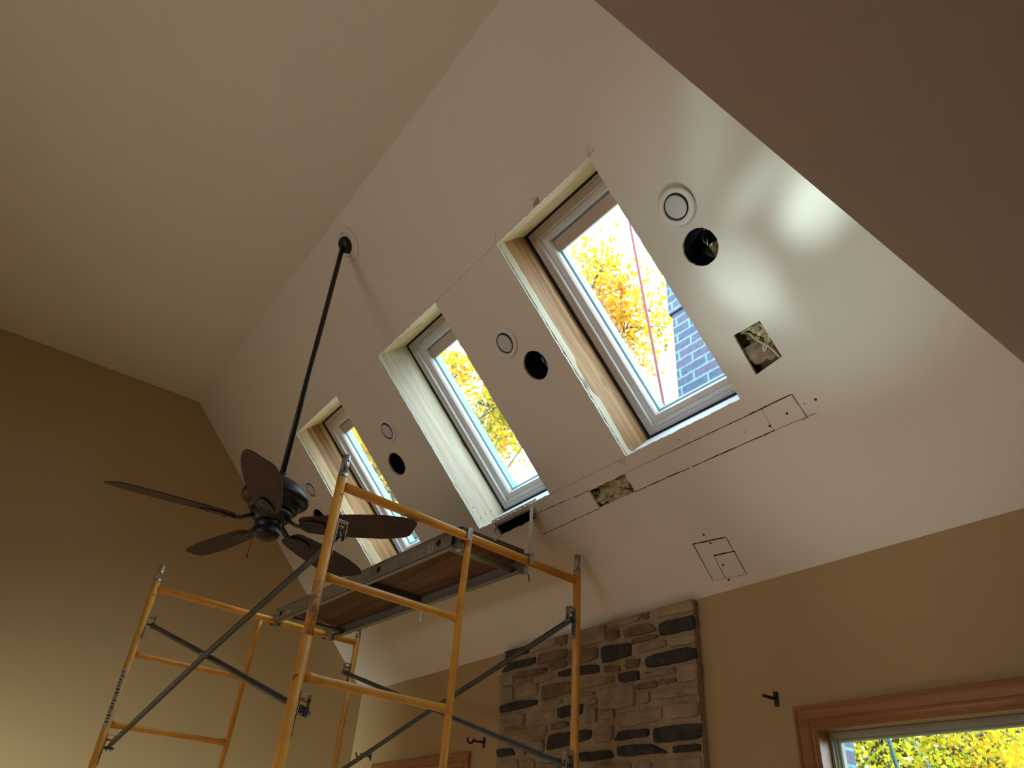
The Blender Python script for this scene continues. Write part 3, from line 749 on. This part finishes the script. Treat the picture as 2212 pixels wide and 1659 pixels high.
def blade(ang):
    e = Vector((math.cos(ang), math.sin(ang), 0)); s_ = Vector((-math.sin(ang), math.cos(ang), 0))
    cp, sp_ = math.cos(PITCH), math.sin(PITCH)
    def T(r, w, h): return fz(ZB) + e * r + s_ * (w * cp - h * sp_) + Vector((0, 0, w * sp_ + h * cp))
    # outline: (r, half-width left, half-width right)
    up = [(.150, .030), (.157, .046), (.175, .057), (.22, .066), (.30, .076), (.40, .084), (.50, .086), (.57, .081), (.615, .072), (.640, .060), (.652, .046), (.662, .026)]
    lo = [(.150, -.030), (.157, -.046), (.175, -.056), (.22, -.064), (.30, -.075), (.40, -.084), (.50, -.087), (.58, -.083), (.635, -.074), (.668, -.064), (.688, -.050), (.693, -.038), (.688, -.020)]
    out = up + list(reversed(lo))
    b = MB(); n = len(out); th = .006
    for h0, h1, fl in ((0, th, 0),):
        cxm, cym = .42, 0
        L1 = [T(r, w, 0.0012) for r, w in out]; L0 = [T(cxm + (r - cxm) * .992, w * .97, 0) for r, w in out]
        L2 = [T(r, w, th - .0012) for r, w in out]; L3 = [T(cxm + (r - cxm) * .992, w * .97, th) for r, w in out]
        b.loops([L0, L1, L2, L3], False)
    bo = b.build('blade', 'blade', fan)
    # blade iron: arm from the flywheel and a leaf plate under the blade
    a = MB()
    def T0(r, w, h): return fz(ZB) + e * r + s_ * w + Vector((0, 0, h))
    a.tube([T0(.075, 0, .030), T0(.10, 0, .016), T0(.125, 0, .000), T0(.15, 0, -.006), T0(.18, 0, -.006)], [.011, .012, .012, .011, .009], 12, flat=[(.7, 1.2), (.7, 1.3), (.6, 1.5), (.5, 1.8), (.4, 2.0)])
    leaf = [(.15, .010), (.165, .026), (.19, .036), (.225, .038), (.26, .030), (.29, .014), (.30, 0)]
    ol = leaf + [(r, -w) for r, w in reversed(leaf[:-1])]
    a.loops([[T(r, w * .9, -.010) for r, w in ol], [T(r, w, -.006) for r, w in ol], [T(r, w, -.0005) for r, w in ol]], False)
    for rr, ww in ((.19, .018), (.19, -.018), (.265, 0)): a.lathe([(.006, 0), (.006, .002), (.001, .004)], T(rr, ww, -.010), (0, 0, -1), 12)
    a.build('blade_iron', 'bronze', fan)
for k_ in range(5): blade(math.radians(174 + 72 * k_))

# ================================================================== SCAFFOLD
OX, OY, OA = 0.9862, 2.6513, math.radians(5.791)
U = Vector((math.cos(OA), math.sin(OA), 0)); V = Vector((-math.sin(OA), math.cos(OA), 0))
O = Vector((OX, OY, 0)); ZT = 2.8994; LV = 2.126; WU = 1.4326; RT = .0200
def SF(u, v, z): return O + U * u + V * v + Vector((0, 0, z))
def frame(v, label, rust=False):
    o = thing('end_scaffold', label, 'scaffold frame', SF(0, v, 0), 'orange scaffold end frames')
    for u in (0, WU):
        m_ = 'orange'
        l = MB().tube([SF(u, v, 0.0), SF(u, v, ZT + .035)], RT, 24).build('leg', m_, o)
        if rust and u == 0:
            MB().tube([SF(u, v, 2.286), SF(u, v, 2.488)], RT + .0004, 24).build('rusty_patch', 'rust', l)
        if not rust and u == 0:
            lb = MB()
            for q in range(1, 9): pass
            a0 = 3.3
            Ls = [[SF((RT + .0006) * math.cos(a0 + .13 * q), v + (RT + .0006) * math.sin(a0 + .13 * q), zz) for q in range(13)] for zz in [2.131 + .0188 * w for w in range(17)]]
            vs = [p for L_ in Ls for p in L_]; lb.add(vs, [(i * 13 + j, i * 13 + j + 1, (i + 1) * 13 + j + 1, (i + 1) * 13 + j) for i in range(16) for j in range(12)], True)
            lb.build('worn_sticker', 'label', l)
            ink = MB()
            zz = 2.150
            while zz < 2.41:
                hh = random.choice((.006, .010, .014)); w1 = random.randint(7, 10)
                vs = [SF((RT + .0012) * math.cos(a0 + .13 * q), v + (RT + .0012) * math.sin(a0 + .13 * q), z_) for z_ in (zz, zz + hh * .6) for q in range(2, w1)]
                n_ = w1 - 2; ink.add(vs, [(j, j + 1, n_ + j + 1, n_ + j) for j in range(n_ - 1)]); zz += hh + .004
            ink.build('sticker_print', 'ink', l)
        # coupling pin
        pin = MB(); pin.tube([SF(u, v, ZT + .03), SF(u, v, ZT + .055)], .0193, 20); pin.tube([SF(u, v, ZT + .05), SF(u, v, ZT + .139)], .0162, 20, hollow=.86)
        pin.build('coupling_pin', 'galv', o)
        h = MB(); h.lathe([(.0048, .0), (.0048, .0006)], SF(u + .003, v - .0162, ZT + .111), -V, 12)
        h.build('pin_hole', 'gasket', o)
        rv = MB(); rv.lathe([(.005, 0), (.004, .002), (.001, .003)], SF(u + (.004), v - RT, ZT - .045), -V, 10); rv.build('rivet', 'copper', o)
    MB().tube([SF(.018, v, ZT), SF(WU - .018, v, ZT)], RT, 24).build('top_rail', 'orange', o)
    MB().tube([SF(.700, v, ZT - .018), SF(.696, v, ZT - .09), SF(.689, v, ZT - .28), SF(.687, v, 1.0), SF(.687, v, 0.30)], [.0148, .0156, .016, .016, .016], 20).build('inner_post', 'orange', o)
    for zr_ in (2.515, 2.148, 1.779, 1.41, 1.04, .67, .33):
        MB().tube([SF(.016, v, zr_), SF(.05, v, zr_), SF(.085, v, zr_), SF(.62, v, zr_ + .003), SF(.648, v, zr_ + .003), SF(.677, v, zr_ + .003)], .0155, 20, flat=[(1.25, .55), (1.2, .6), (1, 1), (1, 1), (1.2, .6), (1.25, .55)]).build('rung', 'orange', o)
    return o
F_NEAR = frame(0.0, 'orange scaffold end frame nearest the camera, rust patch on its left leg', rust=True)
F_FAR = frame(LV, 'orange scaffold end frame farther away, in front of the tan gable wall')

def lock(u, v, z, sgn, fr):
    """slotted steel brace lock welded on a leg; sgn = side it stands on (+u or -u)"""
    def T(a, b, c): return SF(u + sgn * a, v + b, z + c)
    b = MB()
    b.box(RT + .041, RT + .0435, -.014, .014, -.028, .050, T); b.box(RT + .0005, RT + .0435, -.014, .014, .048, .0505, T)
    b.box(RT - .002, RT + .0015, -.014, .014, -.100, .0505, T)
    o = b.build('brace_lock', 'galv', fr)
    b = MB(); b.box(RT + .0015, RT + .0022, -.004, .004, -.085, -.035, T); b.build('slot', 'gasket', o)
    b = MB(); b.box(RT + .0435, RT + .0440, -.004, .004, -.018, .012, T); b.build('slot', 'gasket', o)
    MB().tube([T(RT, 0, .026), T(RT + .046, 0, .026)], .0065, 12).build('rivet', 'copper', o)
    MB().tube([T(RT - .002, 0, -.012), T(RT + .054, 0, -.012)], .006, 12).build('stud', 'steel', o)
    return o
LU, LD = 2.702, 2.0465
for u, s_ in ((0, 1), (WU, -1)):
    for v, fr_ in ((0, F_NEAR), (LV, F_FAR)):
        for z_ in (LU, LD): lock(u, v, z_, s_, fr_)
def brace(u, sgn, label, m_):
    o = thing('cross_brace', label, 'cross brace', SF(u, LV / 2, LD), 'steel cross braces between the two scaffold frames')
    off = sgn * (RT + .020)
    a1, a2 = SF(u + off, 0.0, LU - .012), SF(u + off, LV, LD - .012)
    b1, b2 = SF(u + off + sgn * .012, 0.0, LD - .012), SF(u + off + sgn * .012, LV, LU - .012)
    mid = SF(u + off, LV / 2, (LU + LD) / 2)
    r = .0137
    def sw(p, q, s2, mm):
        b = MB(); c = (p + q) / 2 + U * s2 * .012
        d1 = (c - p).normalized(); d2 = (q - c).normalized()
        Z_ = Vector((0, 0, 1)); up_ = U
        b.tube([p - d1 * .012, p + d1 * .015, p + d1 * .06, p + d1 * .095, c, q - d2 * .095, q - d2 * .06, q - d2 * .015, q + d2 * .012], r, 18, up=up_, flat=[(.25, 1.0), (.25, 1.25), (.35, 1.2), (1, 1), (1, 1), (1, 1), (.35, 1.2), (.25, 1.25), (.25, 1.0)])
        b.build('brace_bar', mm, o)
    sw(a1, a2, -1, m_); sw(b1, b2, 1, 'steel' if m_ == 'steel' else 'brace2')
    MB().tube([mid - U * .03, mid + U * .034], .005, 10).build('pivot_rivet', 'galv', o)
    return o
brace(0, 1, 'dark steel cross brace along the left side, crossing in front of the tan wall', 'steel')
brace(WU, -1, 'bright steel cross brace along the right side, crossing below the plank', 'steel')

# ------------------------------------------------------------------ walk plank
QA = OA + math.radians(-2.8)
QV = Vector((-math.sin(QA), math.cos(QA), 0)); QU = Vector((math.cos(QA), math.sin(QA), 0))
QO = SF(.652, .077, 0); ZP = 2.8596; PL = 1.95; PW = .449
def PK(p, q, z): return QO + QV * p + QU * q + Vector((0, 0, ZP + z))
pk = thing('scaffold_plank', 'aluminium and plywood walk plank hooked across the two orange frames', 'scaffold plank', PK(0, 0, 0))
for q0, s_ in ((0, 1), (PW, -1)):
    b = MB()
    T = lambda p, q, z, q0=q0, s_=s_: PK(p, q0 + s_ * q, z)
    b.box(0, PL, 0, .003, 0, .082, T); b.box(0, PL, 0, .030, 0, .0035, T); b.box(0, PL, -.0025, .003, .066, .0705, T); b.box(0, PL, -.003, .014, .079, .084, T); b.box(0, PL, -.0015, .003, .018, .0205, T)
    rail = b.build('side_rail', 'plalu', pk)
    for pp in (.103, .66, 1.87):
        MB().lathe([(.001, 0), (.013, .0), (.013, .0012), (.0165, .0015), (.0165, 0)], T(pp, -.0005, .044), -QU * s_, 20).build('round_cutout', 'gasket', rail)
    for pp, zz in ((.02, .02), (.045, .06), (.02, .06), (.06, .02), (1.91, .02), (1.925, .06)): MB().lathe([(.004, 0), (.003, .002), (.0005, .003)], T(pp, 0, zz), -QU * s_, 8).build('rail_rivet', 'galv', rail)
# deck in three panels with a dark joist line
b = MB(); b.box(.01, PL - .01, .004, PW - .004, .070, .081, PK); b.build('deck', 'ply', pk)
for pp, r_, nm in ((.072, .0148, 'cross_tube'), (PL - .10, .0155, 'cross_tube')):
    MB().tube([PK(pp, .004, .026), PK(pp, PW - .004, .026)], r_, 18).build(nm, 'plalu', pk)
for pp in (.93,):
    b = MB(); b.box(pp - .012, pp + .012, .004, PW - .004, .040, .069, PK); b.build('cross_joist', 'board', pk)
for end in (0, 1):
    for q_ in (.035, PW - .018):
        b = MB()
        bv = SF(0, 0 if end == 0 else LV, 0)
        # distance along the plank to the bar centre
        base = PK(0, q_, 0); sb_ = (bv - base).dot(V) / QV.dot(V)
        zb = ZT - ZP
        s_ = 1 if end == 0 else -1
        edge = 0 if end == 0 else PL
        T = lambda p, q, z: PK(sb_ + s_ * p, q_ + q, z)
        Lr = abs(edge - sb_)
        out = [(Lr + .03, zb - .02), (RT + .008, zb - .02), (RT + .003, zb + .005), (RT * .7, zb + RT * .75 + .003), (0, zb + RT + .002), (-RT * .8, zb + RT * .8), (-RT - .001, zb), (-RT - .001, zb - .025), (-RT - .006, zb - .025), (-RT - .006, zb + RT + .012), (-.005, zb + RT + .016), (Lr, zb + .052), (Lr + .03, zb + .045)]
        for w0, w1 in ((-.010, -.007), (.007, .010)):
            b.poly(out, lambda p, z, c: T(p, c, z), w0, w1)
        b.box(-RT - .009, -RT - .006, -.013, .013, zb - .026, zb + RT + .014, T)
        b.build('hook', 'galv' if end == 0 else 'plalu', pk)
        b = MB(); b.box(Lr - .045, Lr - .004, -.016, .012, zb - .055, zb - .022, T); b.build('hook_block', 'galv', pk)
def sticker(p, w_, z0, h_, lines, tri=False):
    b = MB(); b.box(p, p + w_, -.0012, -.0004, z0, z0 + h_, PK); st = b.build('sticker', 'label', pk)
    i = MB()
    for (a0, a1, zc, t) in lines: i.box(p + a0 * w_, p + a1 * w_, -.0017, -.0012, z0 + h_ * zc, z0 + h_ * (zc + t), PK)
    if tri:
        i.box(p + .08 * w_, p + .30 * w_, -.0017, -.0012, z0 + .50 * h_, z0 + .9 * h_, PK)
    i.build('print', 'ink', st)
sticker(.146, .046, .014, .052, [(.1, .75, .82, .06), (.2, .8, .70, .05), (.15, .6, .58, .07), (.3, .8, .46, .05), (.1, .85, .34, .05), (.1, .85, .22, .05), (.1, .6, .10, .05)])
sticker(1.72, .080, .022, .045, [(.10, .30, .50, .35), (.36, .95, .82, .07), (.36, .9, .66, .07), (.36, .75, .50, .09), (.36, .95, .34, .05)])
sticker(1.745, .057, .010, .009, [(.05, .95, .3, .4)])

# boards lying on the near end of the plank
def board(p0, p1, q0, q1, z, t, label, rag=.004):
    pts = [(p0, q0), (p0, q0 + .3 * (q1 - q0)), (p0 + .004, q1), (p1, q1), (p1 - .01, q0)]
    b = MB(); b.poly([(p + random.uniform(-rag, rag), q) for p, q in pts], PK, z, z + t)
    return tag(b.build('scrap_board', 'board', None, PK((p0 + p1) / 2, (q0 + q1) / 2, z)), label, 'board', 'dark scrap boards lying on the plank')
board(-.014, .245, .042, .245, .086, .024, 'dark scrap board on the near end of the plank, left one')
board(-.028, .21, .258, .428, .086, .022, 'dark scrap board on the near end of the plank, right one')
a_, b_ = on_z(985, 1141, ZP + .09), on_z(1003, 1150, ZP + .09)
tp = MB(); tp.tube([PK(.03, -.004 , .095), PK(.0, .03, .10)], .010, 12); tp.lathe([(.007, 0), (.010, 0), (.010, .004), (.007, .004)], PK(.03, -.006, .095), (a_ - b_), 16)
tag(tp.build('tape_roll', 'black', None, PK(.02, .01, .085)), 'small black roll of tape at the left corner of the plank', 'tape')

# scrap of torn tape under the plank
P = on_z(909, 1322, ZP + .001)
b = MB()
b.tube([P, P + Vector((0, 0, -.02)), P + Vector((.002, 0, -.035))], .003, 8, flat=[(1, .4)] * 3)
b.tube([P + Vector((.002, 0, -.03)), P + Vector((-.006, 0, -.052))], [.003, .001], 8); b.tube([P + Vector((.002, 0, -.03)), P + Vector((.007, 0, -.050)), P + Vector((.014, 0, -.060))], [.0035, .003, .001], 8)
tag(b.build('tape_scrap', 'white', None, P), 'small frayed scrap of white tape hanging under the plank', 'tape scrap')

# ================================================================== OUTSIDE
struct(MB().box(-30, 40, -25, 45, -.30, -.06).build('ground', 'grass'))
# brick chimney past the roof edge
b = MB()
b.box(3.00, 3.44, 2.03, 2.525, -.06, 4.86); b.box(2.985, 3.455, 2.015, 2.545, 4.86, 5.4)
oc = struct(b.build('brick_chimney', 'brick', None, (3.2, 2.3, 0)))
p1 = EYE + ray(1355, 455) * (3.7 / ray(1355, 455).x); p2 = EYE + ray(1441, 912) * (3.5 / ray(1441, 912).x)
dd = (p2 - p1).normalized()
tag(MB().tube([p1 - dd * 1.2, p1, p2, p2 + dd * ((p2.z + .06) / -dd.z)], .012, 10).build('hanging_rope', 'rope', None, p2), 'thin red rope hanging outside, seen through the biggest skylight', 'rope')
p1 = EYE + ray(1908, 1560) * (3.6 / ray(1908, 1560).x); p2 = EYE + ray(1938, 1659) * (3.5 / ray(1938, 1659).x)
dd = (p2 - p1).normalized()
tag(MB().tube([p1 - dd * .5, p1, p2, p2 + dd * ((p2.z + .06) / -dd.z)], .009, 10).build('hanging_rope', 'ropeg', None, p2), 'thin green rope hanging outside the window with the oak casing', 'rope')

def tree(x, y, zc, rx, rz, n, leaf, m_, label, seed, size=.09, sparse=0, trunk=.16):
    rnd = random.Random(seed); o = thing('tree', label, 'tree', (x, y, -.06), 'autumn trees outside')
    base = Vector((x, y, -.06)); top = Vector((x + rnd.uniform(-.3, .3), y + rnd.uniform(-.3, .3), zc + rz * .6))
    b = MB(); mid = (base + top) / 2 + Vector((rnd.uniform(-.2, .2), rnd.uniform(-.2, .2), 0))
    b.tube([base, mid, top], [trunk, trunk * .7, trunk * .25], 12); b.build('trunk', 'bark', o)
    br = MB(); cl = []
    nb = 34 if not sparse else 16
    for i in range(nb):
        t = rnd.uniform(.35, 1.0); s_ = base + (top - base) * t if t > .5 else mid + (top - mid) * t
        th = rnd.uniform(0, 2 * PI); ph = rnd.uniform(-.5, .9)
        e = Vector((x, y, zc)) + Vector((math.cos(th) * math.cos(ph) * rx, math.sin(th) * math.cos(ph) * rx, math.sin(ph) * rz)) * rnd.uniform(.55, .98)
        m1 = (s_ + e) / 2 + Vector((rnd.uniform(-.25, .25), rnd.uniform(-.25, .25), rnd.uniform(.0, .35)))
        br.tube([s_, m1, e], [.035, .02, .006], 6)
        for k_ in range(4 if not sparse else 3):
            q = m1 + (e - m1) * rnd.random(); f_ = q + Vector((rnd.uniform(-1, 1), rnd.uniform(-1, 1), rnd.uniform(-.4, .7))) * .65
            br.tube([q, (q + f_) / 2 + Vector((0, 0, .05)), f_], [.012, .008, .003], 5); cl.append(f_)
            cl.append((q + f_) / 2)
        cl.append(e)
    br.build('branches', 'bark', o)
    vs = []; fs = []; tone = []
    for i in range(n):
        c = rnd.choice(cl); p = c + Vector((rnd.gauss(0, .20), rnd.gauss(0, .20), rnd.gauss(0, .17)))
        u = Vector((rnd.gauss(0, 1), rnd.gauss(0, 1), rnd.gauss(0, 1))).normalized(); w = u.cross(Vector((rnd.gauss(0, 1), rnd.gauss(0, 1), rnd.gauss(0, 1)))).normalized()
        s_ = size * rnd.uniform(.6, 1.3); k0 = len(vs)
        vs += [p - u * s_ * .5, p - u * s_ * .1 + w * s_ * .34, p + u * s_ * .5, p - u * s_ * .1 - w * s_ * .34]
        fs.append((k0, k0 + 1, k0 + 2, k0 + 3)); tone.append(min(1, max(0, rnd.gauss(.5, .17) + .25 * math.sin(c.x * 3.1 + c.z * 2.3 + c.y))))
    me = bpy.data.meshes.new('foliage'); L0 = Vector(o.location)
    me.from_pydata([tuple(v - L0) for v in vs], [], fs); me.materials.append(MAT[m_])
    at = me.attributes.new('tone', 'FLOAT', 'FACE'); at.data.foreach_set('value', tone)
    f = bpy.data.objects.new('foliage', me); C.objects.link(f); f.parent = o
    return o
def azd(az, d): return d * math.cos(math.radians(az)), d * math.sin(math.radians(az))
TREES = [
 (63, 11.5, 7.3, 2.7, 3.6, 24000, 'leafy', 'full yellow oak filling the view through the middle skylight', .11, 0),
 (53, 17.5, 8.2, 2.5, 3.4, 18000, 'leafo', 'orange and yellow tree behind the lower edge of the middle skylight', .12, 0),
 (74, 16.5, 8.6, 3.0, 4.2, 22000, 'leafg', 'yellow-green tree seen through the far skylight', .12, 0),
 (49.0, 8.0, 8.2, .85, 1.2, 5200, 'leafo', 'thin tall tree with sparse orange leaves at the upper left of the biggest skylight', .085, 1),
 (42.5, 13.5, 8.6, 1.6, 2.5, 9000, 'leafy', 'sparse yellow tree behind the red rope in the biggest skylight', .085, 1),
 (28.0, 8.5, 2.6, 1.6, 1.9, 26000, 'leafg', 'yellow-green tree just outside the oak-cased window, left side', .052, 0),
 (20, 13.0, 3.9, 2.5, 2.9, 24000, 'leafy', 'bright yellow tree outside the oak-cased window, right side', .075, 0)]
for i, (az, dist, zc, rx, rz, n, m_, lab, sz, sp) in enumerate(TREES):
    x, y = azd(az, dist); tree(x, y, zc, rx, rz, n, None, m_, lab, 20 + i, sz, sp, .07 if sp else .16)
# spot lamps added at floor level, imitating soft streaks of reflected light on the slope
def glint(src, px, py, e, size, sx, roll):
    a_, b_ = on_slope(px, py); o = spot('glint_fill', src, tuple(SL(a_, b_)), e, (.76, 1.0, .94), size, 1.0)
    o.scale = (sx, 1, 1); o.rotation_euler.rotate_axis('Z', math.radians(roll))
G0 = (1.7, 1.45, .06)
glint(G0, 1690, 500, 115, 26, .8, 0)
glint(G0, 1775, 435, 520, 6.5, .5, 25)
glint(G0, 1735, 400, 260, 7, .35, 25)
glint(G0, 1640, 395, 220, 8, .22, 10)
glint(G0, 1598, 600, 240, 6.5, .8, 0)
glint(G0, 1640, 650, 110, 7, .5, 0)
glint(G0, 1560, 690, 80, 7, .8, 0)
glint(G0, 1530, 240, 90, 11, .3, 10)
glint((1.5, 2.1, .06), 1900, 850, 52, 34, 1.0, 0)  # added warm fill spot, brightens the lower right of the slope
SC.objects[-1].data.color = (1.0, .95, .80)
